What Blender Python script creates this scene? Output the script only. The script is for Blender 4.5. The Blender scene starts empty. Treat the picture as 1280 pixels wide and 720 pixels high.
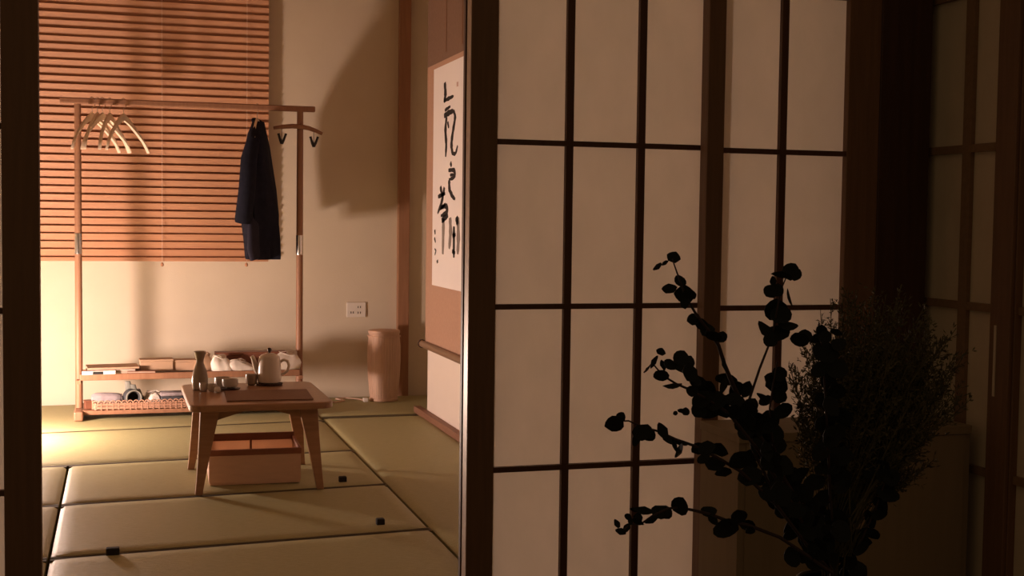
import bpy, bmesh, math, random
from mathutils import Vector, Matrix, Quaternion
random.seed(11)
PI = math.pi
SC = bpy.context.scene
COL = SC.collection

# ------------------------------------------------------------------ camera, world, exposure
cam_d = bpy.data.cameras.new('camera')
cam = bpy.data.objects.new('camera', cam_d); COL.objects.link(cam)
cam_d.sensor_fit = 'HORIZONTAL'; cam_d.sensor_width = 36.0
cam_d.lens = 36.0 * 1604.4 / 1280.0
cam_d.clip_start = 0.05
right = Vector((0.95659611, -0.2911366, 0.01278124))
down = Vector((-0.00338718, -0.05496391, -0.9984826))
fwd = Vector((0.29139734, 0.95510128, -0.05356439))
up = -down; bk = -fwd
cam.matrix_world = Matrix(((right.x, up.x, bk.x, 0.0), (right.y, up.y, bk.y, 0.0), (right.z, up.z, bk.z, 1.2), (0, 0, 0, 1)))
SC.camera = cam
world = bpy.data.worlds.new('dim_corridor'); SC.world = world; world.use_nodes = True
world.node_tree.nodes['Background'].inputs[0].default_value = (1.0, 0.66, 0.36, 1)
world.node_tree.nodes['Background'].inputs[1].default_value = 0.095
SC.view_settings.view_transform = 'Standard'; SC.view_settings.look = 'None'
SC.view_settings.exposure = 0.0; SC.view_settings.gamma = 1.0
SC.view_settings.use_curve_mapping = False
LAMP_STRENGTH = 465.0
LAMP_COLOR = (1.0, 0.72, 0.60)

# ------------------------------------------------------------------ materials
def mat(name, col, rough=0.6, col2=None, scale=8.0, stretch=(1, 1, 1), bump=0.0, bscale=None, detail=4.0, trans=0.0, metal=0.0, spec=0.4):
    m = bpy.data.materials.new(name); m.use_nodes = True
    nt = m.node_tree; N = nt.nodes; L = nt.links
    b = N['Principled BSDF']
    b.inputs['Roughness'].default_value = rough; b.inputs['Metallic'].default_value = metal
    b.inputs['Specular IOR Level'].default_value = spec
    b.inputs['Base Color'].default_value = (*col, 1)
    tc = N.new('ShaderNodeTexCoord'); mp = N.new('ShaderNodeMapping'); mp.inputs['Scale'].default_value = stretch
    L.new(tc.outputs['Object'], mp.inputs[0])
    nz = N.new('ShaderNodeTexNoise'); nz.inputs['Scale'].default_value = scale; nz.inputs['Detail'].default_value = detail
    L.new(mp.outputs[0], nz.inputs['Vector'])
    if col2 is not None:
        r = N.new('ShaderNodeValToRGB'); r.color_ramp.elements[0].position = 0.3; r.color_ramp.elements[1].position = 0.7
        r.color_ramp.elements[0].color = (*col, 1); r.color_ramp.elements[1].color = (*col2, 1)
        L.new(nz.outputs[0], r.inputs[0]); L.new(r.outputs[0], b.inputs['Base Color'])
        csock = r.outputs[0]
    else:
        csock = None
    if bump > 0:
        n2 = N.new('ShaderNodeTexNoise'); n2.inputs['Scale'].default_value = bscale or scale; n2.inputs['Detail'].default_value = 3
        L.new(mp.outputs[0], n2.inputs['Vector'])
        bp = N.new('ShaderNodeBump'); bp.inputs['Strength'].default_value = bump; bp.inputs['Distance'].default_value = 0.01
        L.new(n2.outputs[0], bp.inputs['Height']); L.new(bp.outputs[0], b.inputs['Normal'])
    if trans > 0:
        t = N.new('ShaderNodeBsdfTranslucent'); t.inputs[0].default_value = (*(col2 or col), 1)
        if csock: L.new(csock, t.inputs[0])
        mx = N.new('ShaderNodeMixShader'); mx.inputs[0].default_value = trans
        L.new(b.outputs[0], mx.inputs[1]); L.new(t.outputs[0], mx.inputs[2]); L.new(mx.outputs[0], N['Material Output'].inputs[0])
    return m

M = {}
M['wall'] = mat('plaster_wall', (0.70, 0.60, 0.46), 0.9, (0.74, 0.64, 0.50), 3.0, bump=0.12, bscale=160)
M['wallw'] = mat('pale_wall', (0.80, 0.70, 0.62), 0.9, (0.84, 0.74, 0.66), 3.0, bump=0.08, bscale=120)
M['ceil'] = mat('ceiling_boards', (0.22, 0.13, 0.07), 0.7, (0.27, 0.16, 0.09), 4, (1, 9, 1))
M['dark'] = mat('dark_stained_wood', (0.17, 0.085, 0.040), 0.5, (0.21, 0.105, 0.05), 6, (14, 14, 0.8), 0.1)
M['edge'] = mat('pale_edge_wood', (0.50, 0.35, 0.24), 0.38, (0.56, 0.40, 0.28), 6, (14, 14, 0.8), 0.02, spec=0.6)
M['lattice'] = mat('lattice_wood', (0.085, 0.032, 0.015), 0.5, (0.11, 0.045, 0.02), 6, (14, 14, 0.8), 0.1)
M['corner'] = mat('corner_post_wood', (0.050, 0.020, 0.010), 0.5, (0.075, 0.032, 0.014), 5, (10, 10, 0.7), 0.1)
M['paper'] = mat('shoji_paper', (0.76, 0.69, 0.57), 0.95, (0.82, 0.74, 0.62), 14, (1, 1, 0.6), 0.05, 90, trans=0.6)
M['sidebar'] = mat('side_lattice_wood', (0.22, 0.125, 0.06), 0.6, (0.26, 0.15, 0.075), 6, (0.8, 14, 14))
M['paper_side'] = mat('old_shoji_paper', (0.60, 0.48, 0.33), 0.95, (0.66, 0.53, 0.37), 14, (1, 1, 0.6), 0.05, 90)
M['tatami'] = mat('tatami_weave', (0.35, 0.325, 0.155), 0.55, (0.42, 0.385, 0.195), 26, (1, 7, 1), 0.35, 30)
M['seam_shade'] = mat('tatami_groove_shade', (0.085, 0.065, 0.030), 0.85, (0.11, 0.085, 0.04), 40)  # dark olive that paints the shade in the grooves between mats
M['plat'] = mat('floor_board', (0.10, 0.07, 0.04), 0.8, (0.14, 0.09, 0.05), 5, (1, 10, 1))
M['cfloor'] = mat('corridor_floor', (0.10, 0.06, 0.03), 0.6, (0.13, 0.08, 0.04), 5, (8, 1, 1))
M['postw'] = mat('wall_post_wood', (0.33, 0.165, 0.09), 0.55, (0.40, 0.205, 0.115), 5, (12, 12, 0.7), 0.1)
M['sill'] = mat('sill_wood', (0.22, 0.105, 0.062), 0.6, (0.27, 0.135, 0.08), 5, (12, 0.8, 12), 0.1)
M['rack'] = mat('rack_wood', (0.27, 0.13, 0.072), 0.5, (0.34, 0.17, 0.095), 6, (8, 8, 1.0), 0.06)
M['table'] = mat('table_wood', (0.31, 0.165, 0.085), 0.32, (0.41, 0.225, 0.12), 5, (1.2, 12, 12), 0.05)
M['slat'] = mat('blind_slat', (0.50, 0.24, 0.125), 0.55, (0.56, 0.28, 0.155), 4, (1, 14, 14), 0.05)
M['cord'] = mat('pale_cord', (0.66, 0.46, 0.34), 0.8)
M['steel'] = mat('steel', (0.78, 0.76, 0.72), 0.25, metal=1.0)
M['hook'] = mat('black_hook', (0.02, 0.016, 0.014), 0.45)
M['hanger'] = mat('hanger_wood', (0.80, 0.64, 0.48), 0.45, (0.84, 0.69, 0.53), 8, (1, 10, 10))
M['coat'] = mat('navy_wool', (0.012, 0.013, 0.022), 0.95, (0.018, 0.018, 0.030), 30, bump=0.3, bscale=40, spec=0.1)
M['coat2'] = mat('navy_lining', (0.018, 0.016, 0.028), 0.8, (0.023, 0.02, 0.034), 20, bump=0.2, spec=0.2)
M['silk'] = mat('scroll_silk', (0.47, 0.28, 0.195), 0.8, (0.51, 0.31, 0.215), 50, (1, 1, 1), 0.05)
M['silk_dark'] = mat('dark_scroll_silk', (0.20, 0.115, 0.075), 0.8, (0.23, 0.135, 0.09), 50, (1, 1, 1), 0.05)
M['rib'] = mat('scroll_ribbon', (0.20, 0.095, 0.05), 0.8)
M['xuan'] = mat('scroll_paper', (0.87, 0.80, 0.78), 0.9, (0.89, 0.82, 0.80), 6)
M['ink'] = mat('ink', (0.016, 0.013, 0.013), 0.7)
M['inkg'] = mat('dry_ink', (0.24, 0.20, 0.18), 0.8)
M['seal'] = mat('seal_red', (0.62, 0.42, 0.36), 0.8)
M['roller'] = mat('scroll_roller', (0.23, 0.135, 0.08), 0.4, (0.28, 0.17, 0.10), 5, (8, 1, 8))
M['plate'] = mat('socket_plate', (0.82, 0.76, 0.68), 0.4)
M['slot'] = mat('socket_slot', (0.03, 0.025, 0.02), 0.6)
M['rattan'] = mat('rattan', (0.66, 0.43, 0.31), 0.6, (0.74, 0.50, 0.37), 10, (6, 6, 1), 0.15)
M['box'] = mat('box_board', (0.70, 0.47, 0.33), 0.75, (0.75, 0.51, 0.36), 12, (1, 1, 6), 0.08)
M['boxrim'] = mat('box_rim', (0.25, 0.095, 0.050), 0.6, (0.30, 0.12, 0.065), 8, (1, 8, 8))
M['boxin'] = mat('thin_box_board', (0.72, 0.49, 0.34), 0.7, (0.76, 0.53, 0.37), 10, trans=0.6)
M['ceramic'] = mat('ash_glaze', (0.52, 0.45, 0.37), 0.28, (0.58, 0.50, 0.42), 10)
M['pot'] = mat('cream_glaze', (0.66, 0.56, 0.46), 0.28, (0.70, 0.60, 0.50), 8)
M['stone'] = mat('stoneware', (0.30, 0.225, 0.16), 0.16, (0.36, 0.27, 0.19), 12, bump=0.1)
M['knob'] = mat('dark_knob', (0.03, 0.016, 0.012), 0.4)
M['coaster'] = mat('dark_lacquer', (0.05, 0.020, 0.012), 0.4)
M['placemat'] = mat('brown_mat', (0.21, 0.108, 0.065), 0.6, (0.25, 0.135, 0.082), 40, (14, 1, 1), 0.2)
M['white'] = mat('white_paper', (0.84, 0.78, 0.70), 0.8, bump=0.2, bscale=12)
M['film'] = mat('thin_plastic_bag', (0.80, 0.72, 0.64), 0.4, (0.86, 0.78, 0.70), 9, bump=0.3, bscale=14, trans=0.3)
M['kraft'] = mat('kraft_paper', (0.42, 0.27, 0.17), 0.8, (0.48, 0.31, 0.20), 8, bump=0.3, bscale=10)
M['print'] = mat('printed_paper', (0.30, 0.22, 0.17), 0.6, (0.40, 0.30, 0.24), 6)
M['black'] = mat('black_print', (0.02, 0.018, 0.018), 0.6)
M['dbox'] = mat('dark_red_box', (0.16, 0.055, 0.03), 0.5, (0.20, 0.075, 0.04), 8)
M['tanbox'] = mat('tan_box', (0.46, 0.30, 0.19), 0.7)
M['towel'] = mat('grey_towel', (0.30, 0.25, 0.26), 0.95, (0.36, 0.30, 0.31), 30, bump=0.4, bscale=50)
M['darkcloth'] = mat('dark_cloth', (0.045, 0.045, 0.050), 0.9, (0.07, 0.07, 0.075), 20, bump=0.3)
M['greycloth'] = mat('grey_green_cloth', (0.20, 0.20, 0.17), 0.9, (0.26, 0.25, 0.22), 14, bump=0.3)
M['wicker'] = mat('wicker', (0.38, 0.20, 0.13), 0.6, (0.48, 0.27, 0.18), 24, bump=0.2)
M['cabinet'] = mat('cabinet_veneer', (0.26, 0.185, 0.105), 0.65, (0.29, 0.205, 0.12), 4, (10, 10, 0.8), 0.05)
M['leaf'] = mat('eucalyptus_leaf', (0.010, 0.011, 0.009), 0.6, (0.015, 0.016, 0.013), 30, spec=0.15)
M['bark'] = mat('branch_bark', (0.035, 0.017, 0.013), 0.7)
M['fern'] = mat('fine_foliage', (0.075, 0.063, 0.028), 0.7, (0.11, 0.09, 0.04), 40, spec=0.2)
M['vase'] = mat('dark_vase', (0.03, 0.028, 0.027), 0.3)
M['stand'] = mat('stand_wood', (0.10, 0.05, 0.025), 0.5)
M['tab'] = mat('black_felt', (0.025, 0.02, 0.016), 0.9)
g = bpy.data.materials.new('lamp_globe'); g.use_nodes = True
e = g.node_tree.nodes.new('ShaderNodeEmission'); e.inputs[0].default_value = (*LAMP_COLOR, 1); e.inputs[1].default_value = LAMP_STRENGTH
g.node_tree.links.new(e.outputs[0], g.node_tree.nodes['Material Output'].inputs[0]); M['globe'] = g

# ------------------------------------------------------------------ mesh helpers
class MB:
    def __init__(s): s.v = []; s.f = []
    def add(s, v, f):
        n = len(s.v); s.v += [tuple(p) for p in v]; s.f += [tuple(i + n for i in q) for q in f]; return s
    def box(s, x0, x1, y0, y1, z0, z1, mt=None):
        v = [Vector((x, y, z)) for z in (z0, z1) for y in (y0, y1) for x in (x0, x1)]
        if mt: v = [mt @ p for p in v]
        return s.add(v, [(0, 2, 3, 1), (4, 5, 7, 6), (0, 1, 5, 4), (1, 3, 7, 5), (3, 2, 6, 7), (2, 0, 4, 6)])
    def sheet(s, x0, x1, y, z0, z1): return s.add([(x0, y, z0), (x1, y, z0), (x1, y, z1), (x0, y, z1)], [(0, 1, 2, 3)])
    def prism(s, poly, z0, z1, ax='z'):
        n = len(poly)
        def P(a, b, c): return {'z': (a, b, c), 'y': (a, c, b), 'x': (c, a, b)}[ax]
        v = [P(a, b, z0) for a, b in poly] + [P(a, b, z1) for a, b in poly]
        f = [tuple(range(n))[::-1], tuple(range(n, 2 * n))] + [(i, (i + 1) % n, n + (i + 1) % n, n + i) for i in range(n)]
        return s.add(v, f)
    def lathe(s, prof, c=(0, 0, 0), n=24, sx=1.0, sy=1.0):
        v = []; f = []
        for r, z in prof:
            for k in range(n):
                a = 2 * PI * k / n; v.append((c[0] + r * sx * math.cos(a), c[1] + r * sy * math.sin(a), c[2] + z))
        for i in range(len(prof) - 1):
            for k in range(n):
                f.append((i * n + k, i * n + (k + 1) % n, (i + 1) * n + (k + 1) % n, (i + 1) * n + k))
        f.append(tuple(range(n))[::-1]); f.append(tuple(range((len(prof) - 1) * n, len(prof) * n)))
        return s.add(v, f)
    def tube(s, pts, rad, n=8, flat=1.0):
        pts = [Vector(p) for p in pts]
        if not isinstance(rad, (list, tuple)): rad = [rad] * len(pts)
        v = []; f = []; prev = None
        for i, p in enumerate(pts):
            d = (pts[min(i + 1, len(pts) - 1)] - pts[max(i - 1, 0)]).normalized()
            if prev is None:
                u = d.orthogonal().normalized()
            else:
                u = (prev - d * prev.dot(d))
                u = u.normalized() if u.length > 1e-6 else d.orthogonal().normalized()
            prev = u; w = d.cross(u)
            for k in range(n):
                a = 2 * PI * k / n; v.append(p + (u * math.cos(a) + w * math.sin(a) * flat) * rad[i])
        for i in range(len(pts) - 1):
            for k in range(n):
                f.append((i * n + k, i * n + (k + 1) % n, (i + 1) * n + (k + 1) % n, (i + 1) * n + k))
        f.append(tuple(range(n))[::-1]); f.append(tuple(range((len(pts) - 1) * n, len(pts) * n)))
        return s.add(v, f)
    def rings(s, rs, cap=True):
        n = len(rs[0]); v = [p for r in rs for p in r]; f = []
        for i in range(len(rs) - 1):
            for k in range(n): f.append((i * n + k, i * n + (k + 1) % n, (i + 1) * n + (k + 1) % n, (i + 1) * n + k))
        if cap: f.append(tuple(range(n))[::-1]); f.append(tuple(range((len(rs) - 1) * n, len(rs) * n)))
        return s.add(v, f)
    def mesh(s, name, m, smooth=False, bevel=0.0, seg=2):
        me = bpy.data.meshes.new(name)
        bm = bmesh.new(); vs = [bm.verts.new(p) for p in s.v]
        for q in s.f:
            try: bm.faces.new([vs[i] for i in q])
            except ValueError: pass
        bmesh.ops.recalc_face_normals(bm, faces=bm.faces)
        if bevel > 0:
            bmesh.ops.bevel(bm, geom=[e for e in bm.edges if e.calc_face_angle(0) > 0.5], offset=bevel, segments=seg, profile=0.5, affect='EDGES')
        bm.normal_update()
        if smooth:
            for fc in bm.faces: fc.smooth = True
            for ed in bm.edges:
                if ed.calc_face_angle(0) > 0.9: ed.smooth = False
        bm.to_mesh(me); bm.free(); me.materials.append(M[m]); return me

def obj(name, mb, m, parent=None, loc=(0, 0, 0), rot=None, smooth=False, bevel=0.0, label=None, kind=None, seg=2):
    me = mb if isinstance(mb, bpy.types.Mesh) else mb.mesh(name, m, smooth, bevel, seg)
    o = bpy.data.objects.new(name, me); COL.objects.link(o); o.location = loc
    if rot is not None: o.rotation_euler = rot
    if parent: o.parent = parent
    if label: o['label'] = label
    if kind: o['kind'] = kind
    return o
def thing(name, label, cat, loc=(0, 0, 0), rz=0.0, group=None):
    o = bpy.data.objects.new(name, None); COL.objects.link(o); o.empty_display_size = 0.05
    o.location = loc; o.rotation_euler = (0, 0, rz); o['label'] = label; o['category'] = cat
    if group: o['group'] = group
    return o
def tag(o, label, cat, group=None):
    o['label'] = label; o['category'] = cat
    if group: o['group'] = group
    return o
def struct(name, mb, m, label=None, **k): return obj(name, mb, m, kind='structure', label=label, **k)
def sroot(name, label=None):
    o = bpy.data.objects.new(name, None); COL.objects.link(o); o['kind'] = 'structure'
    if label: o['label'] = label
    return o
def copy_tree(root, loc, rz, label=None, scale=None):
    r = root.copy(); COL.objects.link(r); r.location = loc; r.rotation_euler = (0, 0, rz)
    if label: r['label'] = label
    for ch in list(root.children):
        c = ch.copy(); COL.objects.link(c); c.parent = r
        for g_ in list(ch.children):
            d = g_.copy(); COL.objects.link(d); d.parent = c
    return r

# ------------------------------------------------------------------ setting: room shell
Y0, YB, XL, XR, ZC = 3.06, 8.5, -3.2, 1.78, 3.0
struct('wall_back', MB().box(XL - 0.1, 2.6, YB, YB + 0.1, -0.3, ZC), 'wall')
struct('wall_left', MB().box(XL - 0.1, XL, 3.1, YB, -0.3, ZC), 'wall')
struct('wall_right', MB().box(XR, XR + 0.9, 3.1, 7.57, -0.055, ZC), 'wallw')
struct('wall_recess', MB().box(2.6, 2.7, 7.57, YB + 0.1, -0.3, ZC), 'wall')
struct('ceiling', MB().box(XL - 0.1, 2.7, 2.9, YB + 0.1, ZC, ZC + 0.1), 'ceil')
struct('wall_front', MB().box(XL - 0.1, 2.7, 2.93, 3.1, 2.26, ZC), 'wall')
struct('wall_front_side', MB().box(XL - 0.1, -0.935, 2.95, 3.05, -0.3, 2.2), 'wall')
fl = struct('floor', MB().box(XL, 2.6, Y0, YB, -0.3, -0.055), 'plat')
struct('trim_1', MB().box(XL, 2.10, 2.90, Y0, -0.3, -0.005), 'dark', label='dark wooden sliding door sill')
struct('trim_2', MB().box(XL, 2.10, 2.90, 3.10, 2.20, 2.26), 'dark', label='dark wooden lintel over the sliding doors')
struct('floor_corridor', MB().box(-2.2, 2.2, -1.0, 2.90, -0.36, -0.30), 'cfloor')
# wooden post on the back wall and the low sill under the scroll wall
struct('trim_3', MB().box(1.778, 1.855, 8.45, YB, -0.05, ZC), 'postw', bevel=0.004, label='slim reddish wooden post on the back wall')
struct('trim_4', MB().box(1.735, XR, 3.10, 7.745, -0.005, 0.036), 'sill', bevel=0.004, label='reddish wooden sill at the foot of the scroll wall')
struct('trim_5', MB().box(1.895, 2.05, 2.945, 3.10, -0.3, 2.6), 'corner', bevel=0.004, label='dark wooden corner post')

struct('trim_7', MB().box(0.803, 0.86, 3.045, 3.062, -0.005, 2.2), 'lattice', label='thin dark strip behind the screen stile')

# tatami mats: seams run a little askew, as in the room
def seam(y0, x): return y0 + 0.073 * x
def make_mat(x0, x1, s0, s1, groove_shade=True):
    g_ = 0.006
    lo = (lambda x: seam(s0, x)) if isinstance(s0, float) else s0
    hi = (lambda x: seam(s1, x)) if isinstance(s1, float) else s1
    c = [(x0 + g_, lo(x0) + g_), (x1 - g_, lo(x1) + g_), (x1 - g_, hi(x1) - g_), (x0 + g_, hi(x0) - g_)]
    # a grid with softly pressed edges and a slight uneven puff
    nx, ny = 14, 9; mb = MB(); v = []; top = []
    for j in range(ny + 1):
        for i in range(nx + 1):
            u = i / nx; w = j / ny
            u = 0.5 - 0.5 * math.cos(PI * u); w = 0.5 - 0.5 * math.cos(PI * w)
            ax = c[0][0] + (c[1][0] - c[0][0]) * u; bx = c[3][0] + (c[2][0] - c[3][0]) * u
            ay = c[0][1] + (c[1][1] - c[0][1]) * u; by = c[3][1] + (c[2][1] - c[3][1]) * u
            px = ax + (bx - ax) * w; py = ay + (by - ay) * w
            ed = min(u, 1 - u) * (x1 - x0); ew = min(w, 1 - w) * abs(c[3][1] - c[0][1])
            d = min(ed, ew); z = 0.0 if d > 0.03 else -0.012 * (1 - d / 0.03) ** 2
            z += 0.0016 * math.sin(px * 11 + py * 7) * min(1, d / 0.1)
            v.append((px, py, z))
    f = [(j * (nx + 1) + i, j * (nx + 1) + i + 1, (j + 1) * (nx + 1) + i + 1, (j + 1) * (nx + 1) + i) for j in range(ny) for i in range(nx)]
    mb.add(v, f)
    rim = [i for i in range(nx + 1)] + [(j + 1) * (nx + 1) - 1 for j in range(1, ny + 1)] + [ny * (nx + 1) + i for i in range(nx - 1, -1, -1)] + [j * (nx + 1) for j in range(ny - 1, 0, -1)]
    n = len(mb.v); k = len(rim)
    mb.v += [(mb.v[i][0], mb.v[i][1], -0.055) for i in rim]
    for q in range(k): mb.f.append((rim[q], n + q, n + (q + 1) % k, rim[(q + 1) % k]))
    mb.f.append(tuple(n + q for q in range(k)))
    m_ = obj('tatami_mat', mb, 'tatami', fl, smooth=True)
    if groove_shade:  # dark strips along the seams stand in for shade in the grooves
        for (fn, sg) in ((lo, 1), (hi, -1)):
            bb = MB(); a0 = fn(x0) + sg * g_; a1 = fn(x1) + sg * g_; wd = 0.021
            p = [(x0 + g_, a0), (x1 - g_, a1), (x1 - g_, a1 + sg * wd), (x0 + g_, a0 + sg * wd)]
            if sg < 0: p = p[::-1]
            bb.prism(p, -0.03, -0.004)
            obj('groove_shade', bb, 'seam_shade', m_)
    return m_
rows = [3.0, 3.86, 4.712, 5.573, 6.443, 7.45]
tabs = {2: (-0.031, 4.70), 3: (0.971, 4.89), 4: (0.963, 5.735)}
first = lambda x: 3.07
last = lambda x: 8.495
mats = []
for i in range(6):
    s0 = first if i == 0 else rows[i]; s1 = rows[i + 1] if i < 5 else last
    xl = -0.245 if i < 4 else -1.70
    a = make_mat(xl, 1.15, s0, s1); mats.append(a)
    if i < 4: make_mat(-1.70, -0.245, s0, s1)
    make_mat(-3.19, -1.70, s0, s1)
make_mat(1.15, 1.774, lambda x: 3.07, lambda x: 4.2)
make_mat(1.15, 1.774, lambda x: 4.2, lambda x: 7.66)
make_mat(1.15, 2.59, lambda x: 7.66, last)
for (x, y, w, d, mi) in ((-0.031, 4.69, 0.046, 0.03, 1), (0.968, 4.900, 0.032, 0.030, 2), (0.960, 5.745, 0.034, 0.03, 3)):
    t = MB(); t.box(x - w / 2, x + w / 2, y - d / 2, y + d / 2, -0.004, 0.024)
    obj('fastening_tab', t, 'tab', mats[mi], bevel=0.004, label='small black tab at the edge of the mat')

# ------------------------------------------------------------------ shoji panels
def shoji(name, label, x0, x1, yf, sl, sr, bars, zb=(0.18, 0.582, 0.985, 1.388, 1.79), z0=0.0, z1=2.2, dep=0.042):
    r = sroot(name, label); yb = yf + dep
    obj('stile', MB().box(x0, x0 + sl, yf, yb, z0, z1), 'dark', r, bevel=0.002)
    obj('stile', MB().box(x1 - sr, x1, yf, yb, z0, z1), 'dark', r, bevel=0.002)
    obj('rail', MB().box(x0 + sl, x1 - sr, yf, yb, z0, z0 + 0.07), 'dark', r, bevel=0.002)
    obj('rail', MB().box(x0 + sl, x1 - sr, yf, yb, z1 - 0.06, z1), 'dark', r, bevel=0.002)
    kf = yf + 0.006; kb = yf + 0.020; hw = 0.0095; hz = 0.0065
    for b in bars: obj('lattice_upright', MB().box(b - hw, b + hw, kf, kb, z0 + 0.07, z1 - 0.06), 'lattice', r)
    for z in zb: obj('lattice_bar', MB().box(x0 + sl, x1 - sr, kf - 0.002, kb - 0.002, z - hz, z + hz), 'lattice', r)
    xs = [x0 + sl] + list(bars) + [x1 - sr]; zs = [z0 + 0.07] + list(zb) + [z1 - 0.06]
    for i in range(len(xs) - 1):
        for j in range(len(zs) - 1):
            obj('paper_pane', MB().sheet(xs[i], xs[i + 1], kb + 0.001, zs[j], zs[j + 1]), 'paper', r)
    return r
d1 = shoji('door_1', 'paper sliding screen with wide dark stile beside the open doorway', 0.807, 1.440, 3.0, 0.067, 0.009, (1.062, 1.2535))
shoji('door_2', 'paper sliding screen between the middle stile and the corner post', 1.405, 1.895, 2.945, 0.046, 0.093, (1.620,), zb=(0.18, 0.578, 0.981, 1.380, 1.782), dep=0.042)
shoji('door_3', 'paper sliding screen at the other side of the doorway, mostly out of view', -0.93, -0.171, 3.0, 0.067, 0.077, (-0.68, -0.46))
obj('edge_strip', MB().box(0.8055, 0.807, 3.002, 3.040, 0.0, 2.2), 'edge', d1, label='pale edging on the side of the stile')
# side wall of the corridor: the same lattice, nearly unlit
def shoji_side(name, label, ya, yb, xf, s_near, s_far, bars, z0=-0.2, z1=2.3):
    r = sroot(name, label); xb = xf + 0.045
    obj('stile', MB().box(xf, xb, ya, ya + s_near, z0, z1), 'dark', r, bevel=0.002)
    obj('stile', MB().box(xf, xb, yb - s_far, yb, z0, z1), 'dark', r, bevel=0.002)
    for a, b in ((z0, z0 + 0.07), (z1 - 0.06, z1)): obj('rail', MB().box(xf, xb, ya + s_near, yb - s_far, a, b), 'dark', r)
    for b in bars: obj('lattice_upright', MB().box(xf + 0.008, xf + 0.02, b - 0.017, b + 0.017, z0 + 0.07, z1 - 0.06), 'sidebar', r)
    zb = (0.18, 0.582, 0.994, 1.394, 1.79)
    for z in zb: obj('lattice_bar', MB().box(xf + 0.009, xf + 0.02, ya + s_near, yb - s_far, z - 0.010, z + 0.010), 'sidebar', r)
    ys = [ya + s_near] + list(bars) + [yb - s_far]; zs = [z0 + 0.07] + list(zb) + [z1 - 0.06]
    for i in range(len(ys) - 1):
        for j in range(len(zs) - 1):
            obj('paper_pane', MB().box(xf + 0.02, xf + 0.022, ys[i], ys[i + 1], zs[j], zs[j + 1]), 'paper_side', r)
    return r
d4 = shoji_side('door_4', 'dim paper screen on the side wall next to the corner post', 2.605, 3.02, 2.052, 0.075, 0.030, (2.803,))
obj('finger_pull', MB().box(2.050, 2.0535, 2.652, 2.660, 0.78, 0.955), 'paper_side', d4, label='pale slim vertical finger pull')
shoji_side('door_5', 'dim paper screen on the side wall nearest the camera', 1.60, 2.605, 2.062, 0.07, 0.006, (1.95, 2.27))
struct('wall_side', MB().box(2.11, 2.2, 0.8, 3.0, -0.3, 2.6), 'wall')
struct('trim_6', MB().box(2.045, 2.11, 0.8, 3.0, -0.3, -0.2), 'dark', label='dark sill of the side wall screens')

# ------------------------------------------------------------------ blind
bl = thing('venetian_blind', 'wide reddish wooden slat blind lowered over the back wall', 'blind', (0, 8.43, 0))
ti = math.radians(66); hw = 0.0265
sm = MB(); R_ = Matrix.Rotation(-ti, 4, 'X')
sm.box(-1.0, 0.915, -hw, hw, -0.0016, 0.0016, R_)
slat_me = sm.mesh('slat', 'slat')
z = 0.955; k = 0
while z < 2.92:
    o = obj('slat', slat_me, 'slat', bl, (0, random.uniform(-0.001, 0.001), z + random.uniform(-0.0008, 0.0008)))
    z += 0.0485
obj('bottom_rail', MB().box(-1.0, 0.915, -0.012, 0.012, 0.905, 0.931), 'slat', bl, bevel=0.004)
obj('headrail', MB().box(-1.0, 0.915, -0.03, 0.03, 2.925, 2.985), 'slat', bl, bevel=0.004)
for x in (-0.62, 0.250, 0.775):
    obj('ladder_cord', MB().tube([(x, -0.027, 0.90), (x, -0.0285, 1.9), (x, -0.027, 2.93)], 0.0018, 5), 'cord', bl)
    obj('cord_stop', MB().lathe([(0.003, 0.02), (0.009, 0.012), (0.010, 0.0), (0.004, -0.006)], (x, -0.012, 0.878), 10), 'slat', bl, smooth=True)

# ------------------------------------------------------------------ garment rack
YR = 7.92
rk = thing('garment_rack', 'tall wooden garment rack with a shelf in front of the blind', 'rack', (0, YR, 0))
for x in (-0.238, 1.050):
    obj('post', MB().tube([(x, 0, 0.06), (x, 0, 1.0), (x, 0, 1.85)], [0.0215, 0.0205, 0.019], 14), 'rack', rk, smooth=True)
    obj('ferrule', MB().lathe([(0.0215, 0), (0.0225, 0.006), (0.0225, 0.114), (0.0215, 0.12)], (x, 0, 0.965), 16), 'steel', rk, smooth=True, label='steel sleeve joining the post halves')
    obj('foot', MB().box(x - 0.026, x + 0.026, -0.17, 0.22, 0.002, 0.058), 'rack', rk, bevel=0.010)
obj('top_bar', MB().box(-0.335, 1.14, -0.020, 0.020, 1.838, 1.872), 'rack', rk, bevel=0.006)
sh = obj('shelf_rail', MB().box(-0.232, 1.045, -0.085, -0.062, 0.228, 0.266), 'rack', rk, bevel=0.004)
obj('shelf_rail', MB().box(-0.232, 1.045, 0.135, 0.158, 0.228, 0.266), 'rack', rk, bevel=0.004)
for i in range(7):
    y = -0.052 + i * 0.027
    obj('shelf_slat', MB().box(-0.232, 1.045, y, y + 0.019, 0.236, 0.256), 'rack', rk, bevel=0.002)
for x in (-0.238, 1.050): obj('shelf_bracket', MB().box(x - 0.012, x + 0.012, -0.085, 0.158, 0.208, 0.230), 'rack', rk)
obj('base_board', MB().box(-0.225, 1.04, -0.115, 0.17, 0.03, 0.056), 'rack', rk, bevel=0.004)
am = MB(); pts = [(0.885, -0.034, 1.732), (0.94, -0.034, 1.741), (1.0, -0.034, 1.747), (1.05, -0.034, 1.746), (1.10, -0.034, 1.737), (1.145, -0.034, 1.722), (1.18, -0.034, 1.706)]
am.tube(pts, [0.010, 0.013, 0.0145, 0.015, 0.014, 0.0125, 0.010], 10)
arm = obj('hook_arm', am, 'rack', rk, smooth=True, label='bowed wooden arm carrying two hooks')
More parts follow.
